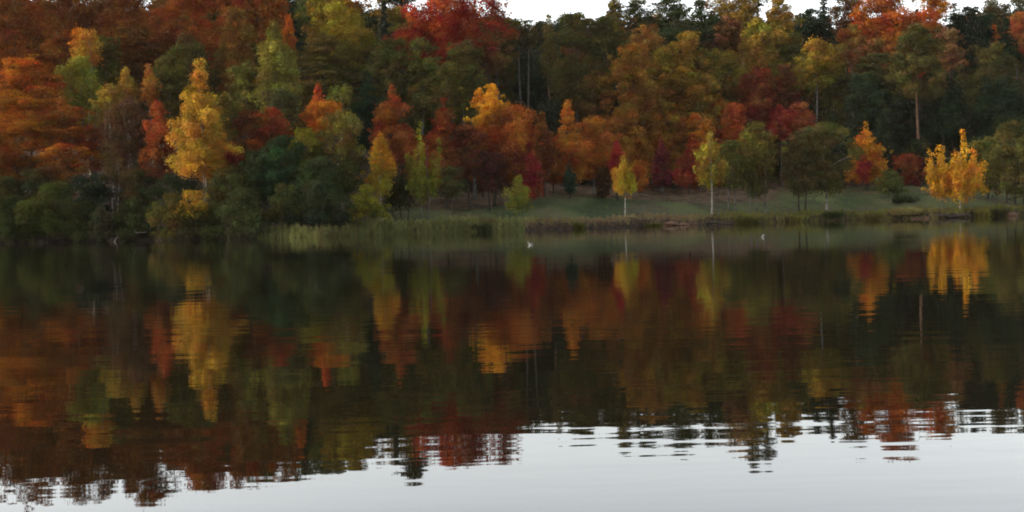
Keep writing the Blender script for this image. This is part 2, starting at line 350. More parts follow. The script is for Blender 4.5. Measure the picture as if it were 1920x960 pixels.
TREES = []          # what has been placed: used to keep fillers from hiding it and to word their labels
def plant(kind, shape, px, yt, yb, w, s, c1, c2=None, label='', nick=None, where='mix', bark='brown', density=1.0, trunks=1, lean=0.0, cat='tree', group=None, thick=1.0, limbs=9, seed=None):
    rng = np.random.RandomState(seed if seed is not None else (len(TREES)*7919+13) % 99991)
    D = float(shore(px))+s
    mid = at(px, (yt+yb)/2, D); X = mid[0]
    Zt = at(px, yt, D)[2]; Zb = at(px, yb, D)[2]; W = w*D/F_PX
    gz = ground(X, D); Zb = max(Zb, gz+.05); H = max(Zt-Zb, 1.0)
    root = empty(kind, (X, D, gz))
    c1 = lin(c1); c2 = lin(c2) if c2 is not None else c1*np.array([.75, .9, .9])
    V, Fq, C3, C = make_crown(shape, W, H, w*(yb-yt), D, rng, c1, c2, where, density, lean)
    base = Zb-gz; V[:, 2] += base
    shrub = cat != 'tree'
    mesh_obj('foliage' if shrub else 'crown', V, Fq, LEAF, root, colors=C3)
    # stems: a tapering, slightly bent trunk with limbs running to leaf clumps
    paths = []; total = base+H
    topf = .93 if shape in ('cone', 'spire', 'flame') else .72
    r0 = max(.07, (.011*total+.05))*thick
    for k in range(trunks):
        ox = (k-(trunks-1)/2)*min(W*.16, 2.2) if trunks > 1 else 0
        n = 9; tt = np.linspace(0, 1, n); zz = -.35+(base+H*topf+.35)*tt
        bx = rng.normal(0, .012*total)*np.sin(tt*3.1)+rng.normal(0, .01*total)*np.sin(tt*6.0)
        by = rng.normal(0, .012*total)*np.sin(tt*3.1)
        P = np.stack([ox*(1+.5*tt)+bx+lean*np.clip(zz-base, 0, None), by, zz], 1)
        rad = r0*(.85 if trunks > 1 else 1)*(1-.82*tt**1.1); rad[0] *= 1.35
        paths.append((P, rad))
        if limbs:
            pick = rng.choice(len(C), min(limbs, len(C)), replace=False)
            for j in pick:
                e = C[j]+np.array([0, 0, base]); e[0] += lean*C[j][2]
                z0 = max(base*.75, min(e[2]-.35*math.hypot(e[0], e[1])-.3, zz[-1]*.97))
                q = np.array([np.interp(z0, zz, P[:, i]) for i in range(3)])
                rb = np.interp(z0, zz, rad)*.5
                m_ = (q+e)/2+np.array([0, 0, .06*np.linalg.norm(e-q)])
                paths.append((np.array([q, m_, e]), np.array([rb, rb*.6, rb*.2])))
    TV, TF = tubes(paths, 6)
    mesh_obj('stem' if shrub else 'trunk', TV, TF, BARK[bark], root, smooth=True)
    tag(root, label, cat, group)
    TREES.append(dict(px=px, yt=yt, yb=yb, w=w, s=s, nick=nick, label=label, H=total, base=base))
    return root

BT, ST, MT, CT, PT, BU = 'broadleaf_tree', 'young_tree', 'maple_tree', 'conifer_tree', 'pine_tree', 'shrub'
# kind, shape, px, top, bottom, width, metres behind the shore, colour, second colour, where, bark, density, trunks, nick, label
CAT = [
# --- lakeside thicket on the left
(BU,'mound',18,372,456,120,.8,(40,48,24),(30,38,22),'mix','brown',1.3,3,'the shrub in the left corner of the shore','dark green shrub overhanging the water at the far left edge'),
(BU,'mound',100,348,458,150,1.6,(48,56,24),(36,46,24),'mix','brown',1.3,4,'the big mossy green shrub on the left shore','large mossy green shrub on the left shore, widest of the waterside thicket'),
(BU,'round',65,325,420,110,14,(52,46,28),(24,32,22),'mix','brown',1.3,2,None,'dark evergreen shrub rising behind the mossy green shrub on the left shore'),
(BU,'mound',192,390,455,62,.6,(56,56,46),(46,46,38),'mix','grey',1.1,3,'the grey-leaved shrub','small dull grey-leaved shrub at the waterline left of the fallen pale branch'),
(BU,'round',170,330,420,100,12,(26,38,28),(22,30,24),'mix','brown',1.3,2,None,'blackish green shrub behind the grey-leaved shrub on the left shore'),
(BU,'mound',255,372,444,95,2.2,(42,50,26),(34,42,26),'mix','brown',1.3,3,None,'low green shrub directly above the fallen pale branch'),
(BU,'round',262,322,400,110,15,(40,38,24),(60,38,24),'mix','brown',1.2,2,None,'brownish dark shrub below the pale forked trunk'),
(BU,'mound',325,368,452,95,1.0,(62,58,30),(66,56,34),'mix','brown',1.3,4,None,'olive shrub leaning over the water left of the low golden shrub'),
(BU,'dome',361,360,412,84,.5,(140,102,34),(66,62,26),'low','brown',1.0,3,'the low golden shrub','low golden yellow shrub in the dark left thicket just above the waterline'),
(BU,'mound',385,392,452,110,.7,(52,52,34),(40,44,26),'mix','brown',1.3,4,None,'grey green shrub at the waterline under the low golden shrub'),
(BU,'mound',455,358,450,110,1.4,(46,54,34),(36,44,28),'mix','brown',1.3,4,None,'rounded dark green shrub at the waterline right of the low golden shrub'),
(BU,'round',430,318,412,110,12,(56,50,30),(40,42,26),'mix','brown',1.3,2,None,'dark shrub wall beneath the tall golden birch, on its right side'),
(BU,'round',335,330,400,100,13,(32,42,28),(26,36,24),'mix','brown',1.3,2,None,'dark green shrub beneath the tall golden birch, on its left side'),
(BU,'mound',535,350,428,100,8,(54,54,30),(26,36,24),'mix','brown',1.3,3,None,'dark green shrub behind the left end of the reed bed'),
(BU,'mound',603,342,428,110,8,(34,44,28),(24,34,24),'mix','brown',1.3,3,None,'blackish green shrub behind the reed bed left of the leaning yellow tree'),
(BT,'round',530,262,385,120,16,(30,56,32),(26,42,26),'mix','brown',1.3,1,'the deep green tree behind the reeds','deep green broadleaf tree still in full summer leaf behind the left end of the reeds'),
(BT,'round',482,290,400,90,15,(32,44,28),(40,48,30),'mix','brown',1.3,1,None,'dark green tree left of the deep green tree behind the reeds'),
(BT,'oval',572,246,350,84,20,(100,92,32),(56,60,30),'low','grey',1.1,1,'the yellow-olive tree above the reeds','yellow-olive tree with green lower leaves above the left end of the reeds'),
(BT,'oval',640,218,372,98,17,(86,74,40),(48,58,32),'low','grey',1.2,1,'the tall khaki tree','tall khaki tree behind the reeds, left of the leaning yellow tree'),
(BT,'round',600,300,405,90,14,(40,54,32),(30,44,28),'mix','brown',1.2,1,None,'rounded green tree below the tall khaki tree'),
# --- left middle
(BT,'round',8,285,372,90,19,(96,54,24),(72,48,24),'mix','brown',1.3,2,None,'brownish orange tree filling the lower left edge under the big orange beech'),
(BU,'round',12,335,425,90,9,(50,48,26),(36,40,24),'mix','brown',1.3,3,None,'olive-brown bush at the left edge, behind the shore shrub in the corner'),
(BT,'round',110,300,372,100,17,(88,50,26),(60,46,26),'mix','brown',1.2,2,None,'rusty small tree between the dark thicket and the big orange beech'),
('birch_tree','pyramid',376,112,328,124,14,(158,112,42),(128,90,34),'mix','pale',1.2,1,'the tall golden birch','tall golden birch with pointed crown, brightest tree on the left shore'),
('birch_tree','round',382,288,338,88,12.5,(170,112,34),(150,92,30),'mix','pale',.9,1,None,'small amber tree spreading at the foot of the tall golden birch'),
(BT,'oval',428,180,320,76,24,(84,72,34),(60,58,30),'mix','grey',1.2,1,None,'olive tree half hidden behind the right side of the tall golden birch'),
(BT,'layer',30,190,345,190,22,(136,68,20),(98,52,20),'mix','brown',1.25,1,'the big orange beech at the left edge','big orange beech with layered branches at the left edge of the wood'),
(BT,'layer',52,108,260,165,34,(138,64,22),(100,50,22),'mix','brown',1.25,1,None,'red-orange beech above the big orange beech at the left edge'),
(BT,'layer',118,270,345,110,20,(146,66,22),(96,52,20),'mix','brown',1.15,1,None,'low orange branches of a small beech over the dark left thicket'),
(BT,'layer',120,185,262,90,27,(130,58,26),(110,72,34),'mix','brown',1.1,1,None,'rust orange tree under the olive and yellow pair on the left'),
(BT,'round',-30,250,370,130,16,(120,55,22),(70,50,22),'mix','brown',1.2,1,None,'orange brown tree cut by the left edge of the picture'),
(MT,'round',172,235,310,70,28,(124,54,30),(100,42,28),'mix','brown',1.15,1,'the small brick-red tree','small brick-red tree left of the pale forked trunk'),
(BT,'oval',232,185,318,110,26,(80,50,44),(66,44,40),'mix','pale',.75,1,'the thin purple-brown tree','half bare purple-brown tree with a thin white stem showing through'),
(BT,'round',212,285,350,60,18,(70,48,36),(50,44,30),'mix','pale',.6,2,'the pale forked trunk','nearly bare tree with a pale forked trunk standing over the left thicket'),
(MT,'oval',296,196,322,66,24,(134,50,36),(100,44,34),'low','brown',1.2,1,'the red tree left of the golden birch','red maple pressed against the left side of the tall golden birch'),
(BT,'oval',152,112,225,92,40,(100,98,42),(120,104,42),'high','grey',1.15,1,'the olive-yellow tree','olive-yellow tree standing right of the orange beeches'),
(BT,'round',166,58,120,82,52,(160,106,38),(140,84,38),'mix','pale',1.0,1,'the small amber crown','small amber crown rising above the olive-yellow tree'),
(BT,'round',196,72,160,80,58,(72,66,34),(54,54,30),'mix','grey',1.1,1,None,'dull olive crown right of the small amber crown'),
(BT,'flame',238,130,205,52,36,(150,94,44),(120,92,46),'right','pale',1.1,1,'the tan flame-shaped tree','tan flame-shaped tree, left one of two small tan trees'),
(BT,'flame',281,118,190,42,37,(152,88,46),(140,80,42),'mix','pale',1.1,1,'the narrow tan tree','narrow tan tree, right one of two small tan trees'),
(BT,'round',207,160,215,60,34,(132,98,44),(110,86,40),'mix','pale',1.0,1,None,'small mustard tree low beside the tan flame-shaped tree'),
(BT,'round',320,110,235,90,46,(76,68,38),(64,62,36),'mix','grey',1.2,1,None,'grey olive tree behind the left shoulder of the tall golden birch'),
(BT,'oval',352,70,200,110,62,(64,64,38),(84,62,36),'mix','grey',1.2,1,None,'dim olive tree above the tip of the tall golden birch'),
(BT,'dome',300,20,110,110,75,(106,48,26),(84,44,26),'mix','brown',1.2,1,None,'rusty brown crown high between the amber crown and the golden birch'),
(BT,'round',360,-30,100,120,82,(130,52,26),(110,42,24),'mix','brown',1.2,1,'the russet crown above the golden birch','large russet crown high above the tall golden birch'),
(BT,'round',245,-52,70,130,92,(110,50,26),(90,44,24),'mix','brown',1.2,1,'the copper crown at the top left','broad copper crown cut by the top edge, upper left'),
(BT,'round',130,-50,60,140,88,(100,50,26),(84,44,24),'mix','brown',1.2,1,None,'brown copper crown at the top edge left of the broad copper crown'),
(BT,'layer',240,40,140,120,66,(96,52,26),(66,46,26),'mix','brown',1.2,1,None,'brown layered crown between the amber crown and the rusty crown'),
(BT,'dome',30,-60,120,160,70,(104,48,26),(84,42,24),'mix','brown',1.2,1,'the red-brown crown in the top left corner','wide red-brown crown filling the top left corner'),
(BT,'dome',-90,-40,300,160,50,(100,46,24),(84,42,24),'mix','brown',1.0,1,None,'brown tree just beyond the left edge of the picture'),
(BT,'oval',442,20,140,90,70,(104,66,34),(88,58,32),'mix','brown',1.2,1,'the brown-olive tree','brown-olive tree left of the tall khaki poplar'),
(MT,'round',432,-38,50,90,95,(124,58,30),(100,50,28),'mix','brown',1.1,1,None,'rust crown at the top edge above the brown-olive tree'),
(BT,'flame',516,40,215,112,42,(106,94,46),(88,82,42),'mix','grey',1.25,1,'the tall khaki poplar','tall khaki poplar with pointed crown, upper left of centre'),
(BT,'round',460,120,215,70,46,(84,76,42),(72,68,38),'mix','grey',1.1,1,None,'small khaki tree at the left foot of the tall khaki poplar'),
(MT,'round',497,-25,55,90,100,(128,62,28),(96,54,28),'mix','brown',1.1,1,None,'orange brown crown just above the tip of the tall khaki poplar'),
(MT,'oval',541,30,110,40,78,(150,70,28),(100,58,28),'low','brown',1.0,1,None,'sliver of bright orange crown at the right shoulder of the tall khaki poplar'),
(CT,'cone',548,-12,120,70,105,(30,42,38),None,'mix','brown',1.2,1,None,'blue-black conifer behind the tall khaki poplar at the top edge'),
(MT,'dome',508,205,275,100,27,(124,50,34),(104,44,32),'mix','brown',1.2,1,'the wide red tree','wide dull red tree midway between the golden birch and the tall khaki tree'),
(MT,'round',462,208,290,60,26,(96,46,34),(76,40,30),'mix','brown',1.1,1,None,'dark red tree left of the wide dull red tree'),
(MT,'round',440,286,312,66,17,(110,32,34),(90,34,30),'mix','brown',1.0,1,None,'low crimson bush-like tree to the right of the golden birch foot'),
(BT,'round',530,170,240,80,36,(66,60,44),(54,54,38),'mix','grey',1.0,1,None,'grey brown tree above the wide dull red tree'),
(MT,'flame',597,162,235,52,32,(136,54,34),(150,72,30),'low','brown',1.1,1,'the pointed red-orange tree','pointed red-orange tree above the yellow-olive tree'),
(MT,'round',600,195,250,84,30,(146,70,28),(116,54,28),'mix','brown',1.15,1,None,'orange tree broad below the pointed red-orange tree'),
(BT,'vase',638,166,225,60,34,(84,80,40),(70,72,36),'mix','pale',.6,1,None,'thin khaki tree with sparse leaves above the tall khaki tree'),
# --- upper centre-left
(BT,'round',642,-4,108,120,78,(112,92,28),(70,70,28),'low','brown',1.25,1,'the lumpy yellow-green tree','large lumpy yellow-green tree at the top, left of the crimson dome'),
(BT,'round',602,0,60,70,86,(106,86,32),(90,66,30),'mix','brown',1.1,1,None,'smaller yellow-brown crown touching the left of the lumpy yellow-green tree'),
(BT,'layer',610,70,190,140,60,(72,60,36),(54,52,32),'mix','brown',1.2,1,None,'brown layered tree under the lumpy yellow-green tree'),
(CT,'spire',722,10,140,74,100,(28,36,36),(34,40,34),'mix','brown',1.3,1,'the blackish conifer','blackish conifer standing left of the crimson dome'),
(PT,'pine',752,-46,60,84,112,(38,42,34),None,'mix','brown',1.1,1,None,'tallest dark conifer cut by the top edge, beside the blackish conifer'),
(BT,'round',745,16,60,70,104,(96,80,40),(80,66,36),'mix','brown',.7,1,None,'small yellow-brown crown between the blackish conifer and the crimson dome'),
(BT,'round',712,-2,30,60,116,(104,72,40),None,'mix','brown',.45,1,None,'sparse orange-brown crown against the sky left of the crimson dome'),
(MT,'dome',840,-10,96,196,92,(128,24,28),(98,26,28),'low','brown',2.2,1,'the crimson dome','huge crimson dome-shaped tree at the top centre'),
(MT,'round',765,50,100,70,94,(84,38,34),(72,40,34),'mix','brown',1.1,1,None,'dark red crown at the lower left of the crimson dome'),
(MT,'oval',925,-12,60,58,104,(120,34,40),(100,40,38),'mix','brown',.55,1,None,'thin dark crimson crown against the sky right of the crimson dome'),
(BT,'round',915,38,110,90,92,(104,66,44),(84,60,40),'mix','brown',1.1,1,None,'brown crown at the lower right edge of the crimson dome'),
(BT,'round',730,78,170,80,68,(72,68,38),(60,60,34),'mix','grey',1.2,1,None,'olive tree below the left rim of the crimson dome'),
(BT,'round',790,80,190,100,66,(76,68,38),(54,58,34),'mix','grey',1.25,1,'the olive tree under the crimson dome','olive tree directly under the crimson dome'),
(BT,'round',868,82,190,110,66,(74,64,40),(60,54,34),'mix','grey',1.25,1,None,'grey brown tree below the right rim of the crimson dome'),
(BT,'oval',840,120,215,70,50,(78,66,38),(60,62,34),'mix','grey',1.1,1,None,'khaki brown tree just above the red pyramid beside the yellow-orange tree'),
(BT,'oval',885,128,215,60,48,(66,64,34),(54,56,32),'mix','grey',1.1,1,None,'olive tree just behind the tip of the yellow-orange tree'),
(CT,'cone',690,140,260,110,46,(26,48,34),(24,38,30),'mix','brown',1.25,1,'the dark green conifer mass','dark green conifer left of the first red pyramid'),
# --- lawn-edge row of colourful trees
(MT,'pyramid',736,164,285,104,34,(134,60,38),(108,46,34),'mix','brown',1.3,1,'the left red pyramid tree','brick-red pyramid tree, leftmost of the pyramid row behind the lawn'),
(MT,'pyramid',834,190,322,100,36,(136,50,32),(92,42,36),'right','brown',1.3,1,'the second red pyramid tree','red pyramid tree immediately left of the yellow-orange tree'),
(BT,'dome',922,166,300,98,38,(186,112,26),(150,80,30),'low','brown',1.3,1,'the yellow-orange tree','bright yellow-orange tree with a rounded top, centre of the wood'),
(MT,'round',962,205,340,112,34,(140,66,32),(116,54,32),'mix','brown',1.3,1,'the orange-brown tree','broad orange-brown tree right of the yellow-orange tree'),
(MT,'round',878,240,335,84,32,(92,44,38),(78,38,34),'mix','brown',1.2,1,None,'dusky plum-brown tree in front of the yellow-orange tree'),
(MT,'pyramid',1066,194,322,84,48,(160,82,36),(140,74,32),'mix','brown',1.25,1,'the tall orange tree','tall pointed orange tree left of the widest orange-brown tree behind the lawn'),
(MT,'dome',1110,225,336,104,50,(146,76,34),(128,66,32),'mix','grey',1.3,1,'the orange maple with the pale stem','broad orange maple behind the lawn with a pale bare stem below it'),
(MT,'flame',1018,215,330,60,44,(110,60,36),(96,52,34),'mix','brown',1.1,1,None,'brown tree between the orange-brown tree and the tall orange tree'),
(ST,'flame',714,254,364,64,10,(170,108,32),(120,104,32),'low','pale',1.15,1,'the leaning yellow tree','yellow-orange young tree leaning over the right end of the dark thicket'),
(BU,'mound',684,350,414,86,4,(104,100,30),(80,84,28),'mix','grey',1.0,3,'the yellow-green shrub','low yellow-green shrub at the foot of the leaning yellow tree'),
(ST,'plumes',794,240,374,74,10,(118,106,38),(86,90,32),'low','grey',1.0,2,'the yellow-green young tree','yellow-green pointed young tree standing alone right of the leaning yellow tree'),
(ST,'round',846,316,372,66,24,(66,62,42),(52,54,38),'mix','brown',1.0,1,None,'small grey-brown tree right of the yellow-green young tree'),
(BU,'mound',750,330,392,90,14,(52,50,32),(42,46,30),'mix','brown',1.0,3,None,'dim brown shrub between the leaning yellow tree and the yellow-green young tree'),
(MT,'round',916,286,362,80,30,(64,28,32),(52,26,30),'mix','brown',1.2,1,'the dark plum tree','dark plum tree with a short stem at the left end of the lawn'),
(MT,'flame',994,268,372,50,28,(126,26,40),(100,24,36),'mix','brown',1.2,1,'the crimson young maple','narrow crimson young maple just right of the dark plum tree'),
(MT,'round',966,268,322,50,33,(118,30,42),(96,34,38),'mix','brown',1.1,1,None,'small crimson crown touching the left of the narrow crimson young maple'),
(ST,'flame',973,330,400,52,8,(104,100,40),(84,90,36),'mix','grey',.9,1,'the olive sapling','olive-green sapling on the lawn close to the water, left of the small yellow birch'),
(CT,'flame',1068,304,364,34,40,(36,66,50),(32,58,46),'mix','brown',1.2,1,'the little blue-green conifer','little blue-green conifer at the back of the lawn'),
(MT,'flame',1157,266,330,42,40,(156,34,48),(130,32,42),'mix','brown',1.2,1,'the crimson tree behind the yellow birch','bright crimson tree peeping over the small yellow birch'),
(MT,'round',1132,315,372,44,44,(72,44,34),(60,40,30),'mix','brown',.8,1,None,'dull brown young tree to the left of the small yellow birch'),
('birch_tree','flame',1170,296,368,54,6,(190,142,36),(140,118,36),'right','pale',1.25,1,'the small yellow birch','small bright yellow birch alone on the lawn by the bank, white stem below'),
(MT,'round',1198,300,342,44,60,(158,84,28),(140,64,30),'mix','brown',1.0,1,None,'low orange crown right behind the small yellow birch'),
(MT,'flame',1241,260,346,46,62,(104,28,50),(84,26,44),'mix','grey',1.3,1,'the magenta maple','narrow magenta maple at the back of the lawn'),
(MT,'flame',1291,282,350,60,58,(126,36,40),(104,32,36),'mix','brown',1.3,1,'the pointed red maple','pointed red maple between the magenta maple and the white-stemmed birch'),
(MT,'flame',1224,164,312,66,76,(154,86,32),(126,78,32),'mix','grey',1.2,1,'the amber spire tree','amber narrow tree rising above the magenta maple'),
(MT,'round',1172,208,310,90,74,(140,82,34),(118,76,34),'mix','grey',1.2,1,None,'amber-brown tree above the small yellow birch'),
(BT,'oval',1268,200,318,66,74,(130,78,32),(108,74,32),'mix','brown',1.2,1,None,'golden brown tree above the pointed red maple'),
(MT,'round',1312,218,318,60,68,(156,80,36),(130,72,34),'mix','brown',1.15,1,None,'orange tree tucked behind the left of the white-stemmed birch'),
(MT,'vase',1345,190,262,40,72,(140,84,34),(150,70,36),'mix','pale',.5,1,None,'thin orange tree with a fine pale stem above the white-stemmed birch'),
(MT,'round',1372,196,266,66,70,(162,70,42),(140,60,36),'mix','brown',1.2,1,'the coral orange tree','coral orange tree above the right of the white-stemmed birch'),
('birch_tree','flame',1332,246,352,54,5,(138,112,44),(110,98,42),'right','pale',1.1,1,'the white-stemmed birch','olive-yellow birch at the water edge with a tall white stem'),
(BT,'round',1370,268,362,60,8,(74,72,38),(58,60,34),'mix','grey',.8,2,None,'thin green tree right beside the white-stemmed birch'),
(BT,'round',1418,236,368,84,14,(86,76,38),(60,62,34),'low','grey',1.05,3,'the green clump with several stems','green tree clump with several thin stems on the lawn'),
(BT,'round',1502,250,366,76,10,(72,60,42),(58,54,36),'mix','brown',1.0,2,None,'brown-green half of the round pair on the lawn, left one with dark stems'),
(BT,'round',1548,238,364,118,12,(76,70,42),(54,56,36),'mix','pale',1.2,1,'the big round olive tree','big round olive-green tree on the lawn with one pale short stem'),
(MT,'flame',1462,196,262,60,66,(130,36,44),(110,40,40),'mix','brown',1.1,1,None,'crimson crown above the green clump with several stems'),
(MT,'round',1502,196,256,64,64,(136,62,46),(116,46,40),'mix','brown',1.1,1,None,'salmon red crown above the big round olive tree'),
(MT,'pyramid',1624,232,328,82,48,(176,100,26),(150,90,30),'low','brown',1.2,1,'the right orange tree','fuller orange tree right of the big round olive tree'),
(MT,'round',1618,292,342,34,44,(132,36,42),(110,32,38),'mix','brown',1.1,1,None,'small cherry red tree below the orange tree right of the round olive tree'),
(MT,'round',1705,292,352,60,58,(120,50,36),(112,34,40),'right','brown',1.2,1,'the round red tree','round dull red tree left of the bright golden birch on the right'),
(BU,'dome',1728,268,352,130,64,(38,46,30),(50,44,30),'mix','brown',1.3,3,None,'big dark bush at the foot of the bare orange stem'),
(BU,'round',1672,322,372,58,32,(68,72,38),(58,60,34),'mix','brown',1.0,2,None,'olive shrub at the back of the lawn left of the round red tree'),
('birch_tree','plumes',1800,256,368,98,4.5,(196,132,32),(172,108,28),'mix','pale',1.05,1,'the bright golden birch','bright golden birch with ragged tips and white stem on the right shore'),
('birch_tree','plumes',1764,280,364,64,7,(172,116,30),(146,100,28),'mix','grey',1.1,1,None,'duller gold birch overlapping the left of the bright golden birch'),
(BT,'round',1850,262,362,90,24,(78,78,40),(60,66,36),'mix','brown',1.15,1,None,'olive tree behind the right of the bright golden birch'),
(BT,'round',1902,234,372,100,12,(82,72,42),(62,60,34),'mix','brown',1.15,3,'the olive-brown tree at the right edge','olive-brown tree with dark red stems at the right edge'),
(BT,'round',1985,240,380,120,14,(72,68,38),None,'mix','brown',1.1,1,None,'olive tree beyond the right edge of the lawn'),
(MT,'round',1036,262,345,62,52,(138,66,30),(112,60,30),'mix','brown',1.2,1,None,'small rust tree behind the little blue-green conifer'),
(MT,'round',1196,262,346,66,72,(134,72,30),(108,62,30),'mix','brown',1.2,1,None,'small rust tree filling the wood edge left of the magenta maple'),
(MT,'dome',1266,262,346,60,74,(132,62,30),(120,72,30),'mix','brown',1.2,1,None,'small rust tree between the magenta maple and the pointed red maple'),
(MT,'round',1342,262,348,70,72,(126,60,34),(96,56,30),'mix','brown',1.2,1,None,'small brick tree behind the stem of the white-stemmed birch'),
(MT,'round',1420,268,352,80,72,(84,64,32),(76,50,30),'mix','brown',1.2,1,None,'brown tree behind the green clump with several stems'),
(MT,'round',905,258,345,70,52,(112,50,34),(88,44,32),'mix','brown',1.2,1,None,'dull red tree above the dark plum tree'),
(MT,'dome',790,258,345,90,48,(116,52,34),(92,48,30),'mix','brown',1.2,1,None,'dull red tree behind the yellow-green young tree'),
# --- centre dark wood with tall pale stems
(BT,'round',935,34,120,80,108,(96,70,38),(66,60,34),'low','grey',1.1,1,None,'olive-brown crown at the left end of the sky gap'),
(BT,'round',984,38,92,74,104,(78,66,38),(58,58,34),'mix','grey',.9,2,'the tall pale-stemmed pair','tall pair of trees with long pale bent stems under the sky gap'),
(BT,'oval',1030,32,150,40,106,(76,72,40),(88,70,38),'mix','pine',.55,1,None,'thin tree against the sky gap with a tan upright stem'),
(BT,'round',1078,30,100,80,104,(70,64,36),(54,56,32),'mix','grey',1.0,2,None,'olive crown on two grey stems right of the thin tree in the sky gap'),
(BT,'round',1130,38,120,90,100,(72,64,36),(58,60,34),'mix','grey',1.1,1,None,'olive-brown crown ending the sky gap on its right'),
(BT,'oval',1070,110,200,90,92,(76,66,36),(54,50,30),'mix','grey',.9,2,None,'thin brown-olive tree low among the pale stems'),
(BT,'round',1112,135,215,76,86,(96,66,36),(76,56,32),'mix','grey',1.0,1,None,'brown tree left of the big mustard tree'),
(BT,'round',1155,2,52,44,122,(70,64,34),(100,78,32),'low','brown',.9,1,'the lone crown right of the sky gap','small lone crown standing up right of the sky gap'),
(PT,'pine',1200,-2,56,72,118,(46,54,34),(60,56,34),'mix','pine',1.0,1,'the left skyline pine','flat-topped dark pine on the skyline, left one of the skyline pair'),
(PT,'pine',1258,-10,54,76,120,(42,52,34),(52,54,32),'mix','pine',.95,1,'the right skyline pine','flat-topped dark pine on the skyline, right one of the skyline pair'),
(CT,'dome',1312,4,75,90,106,(38,50,32),(32,42,30),'mix','brown',1.25,1,'the dark green crown under the pines','dense dark green crown just right of the skyline pines'),
(CT,'round',1262,45,90,90,100,(32,44,32),(40,46,32),'mix','brown',1.2,1,None,'dark green crown below the right skyline pine'),
(BT,'dome',1205,50,115,110,92,(116,80,42),(130,84,46),'high','brown',1.2,1,'the tan-topped tree','brown tree with tan top below the left skyline pine'),
(BT,'dome',1185,88,215,120,78,(122,78,34),(98,70,32),'mix','brown',1.3,1,'the big mustard tree','big mustard-brown tree, largest crown in the middle of the hillside'),
(BT,'dome',1288,64,150,90,84,(120,86,38),(90,74,34),'low','brown',1.25,1,'the twin-lobed mustard crown','mustard crown with rounded lobes right of the big mustard tree'),
(BT,'round',1250,90,200,90,79,(112,80,32),(86,72,32),'mix','brown',1.25,1,None,'mustard tree between the big mustard tree and the twin-lobed crown'),
(BT,'round',1350,95,200,90,80,(108,86,38),(70,70,34),'mix','brown',1.2,1,None,'yellow-olive tree at the lower right of the twin-lobed mustard crown'),
(BT,'round',1310,140,230,84,76,(120,82,34),(84,72,32),'mix','brown',1.2,1,None,'amber-olive tree above the coral orange tree'),
(MT,'dome',1360,35,85,84,100,(96,60,48),(84,54,42),'mix','brown',1.1,1,None,'dusky mauve-brown crown behind the twin-lobed mustard crown'),
(BT,'round',1375,-16,75,108,108,(110,84,36),(100,68,34),'mix','pine',1.15,1,'the top yellow-brown tree','yellow-brown tree reaching the top edge right of the skyline pines'),
(PT,'pine',1395,-56,18,34,120,(52,54,36),None,'mix','pine',.7,1,None,'tall thin pine above the top yellow-brown tree, cut by the top edge'),
(PT,'pine',1422,-46,14,38,122,(50,52,36),None,'mix','pine',.7,1,None,'second tall thin pine cut by the top edge, right of its taller neighbour'),
(BT,'dome',1462,2,110,96,100,(124,92,42),(104,80,38),'mix','brown',1.25,1,'the pale mustard tree','pale mustard tree with an orange patch, top right of centre'),
(BT,'round',1425,40,165,90,90,(116,90,40),(76,74,36),'low','brown',1.25,1,None,'yellow-olive tree left below the pale mustard tree'),
(BT,'round',1490,60,150,70,92,(82,76,40),(58,64,38),'mix','brown',1.15,1,None,'dull green tree under the pale mustard tree'),
(MT,'round',1420,130,240,74,72,(104,40,34),(90,36,32),'mix','brown',1.2,1,'the dark red tree','dark red tree left of the yellow-olive birch'),
(MT,'round',1474,125,225,70,74,(92,44,34),(78,44,32),'mix','brown',1.15,1,None,'dark reddish brown tree just right of the dark red tree'),
('birch_tree','dome',1530,78,170,100,76,(124,94,34),(96,86,34),'low','pale',1.15,1,'the yellow-olive birch','yellow-olive birch with a very thin white stem, right of the dark red tree'),
(BT,'round',1560,110,215,56,78,(88,78,36),(66,68,34),'mix','pale',1.0,1,None,'olive green tree clinging to the right of the yellow-olive birch'),
(CT,'dome',1524,20,80,80,108,(30,44,36),(26,36,32),'mix','brown',1.2,1,'the dark crown beside the pale mustard tree','very dark green crown right of the pale mustard tree'),
(CT,'spire',1545,-14,60,34,118,(32,40,34),None,'mix','brown',.7,1,None,'small dark conifer tip against the sky, right of the pale mustard tree'),
(BT,'round',1584,-22,80,84,108,(78,48,36),(60,46,34),'mix','brown',.9,1,None,'dark brown crown left of the great orange-red tree'),
(MT,'dome',1668,-30,82,164,96,(134,56,26),(114,50,28),'mix','brown',2.0,1,'the great orange-red tree','great orange-red tree at the top right'),
(MT,'round',1752,-14,50,64,104,(156,80,28),(150,76,28),'mix','brown',.9,1,None,'bright orange crown on the right of the great orange-red tree'),
(BT,'round',1600,48,110,60,92,(122,92,54),(106,84,48),'mix','pale',1.0,1,None,'pale tan tree at the lower left of the great orange-red tree'),
(MT,'round',1645,76,120,80,88,(112,58,44),(96,70,44),'mix','brown',1.1,1,None,'dusky pink-brown tree below the great orange-red tree'),
(BT,'round',1690,44,110,56,94,(98,90,42),(80,80,38),'mix','brown',1.1,1,None,'olive tree against the right side of the great orange-red tree'),
(CT,'spire',1720,22,75,26,98,(34,48,36),None,'mix','brown',1.2,1,None,'small dark green conifer tip in front of the great orange-red tree'),
(PT,'dome',1722,52,184,118,64,(72,64,40),(54,54,34),'mix','pine',1.25,1,'the big pine with the orange stem','big brown-olive pine standing on a bare orange stem'),
(BT,'round',1782,60,130,60,84,(98,62,50),(84,58,44),'mix','brown',1.1,1,None,'mauve brown crown right of the big pine with the orange stem'),
(BT,'layer',1638,105,190,120,74,(66,60,38),(50,54,34),'mix','brown',1.2,1,None,'olive-brown layered tree left of the big pine with the orange stem'),
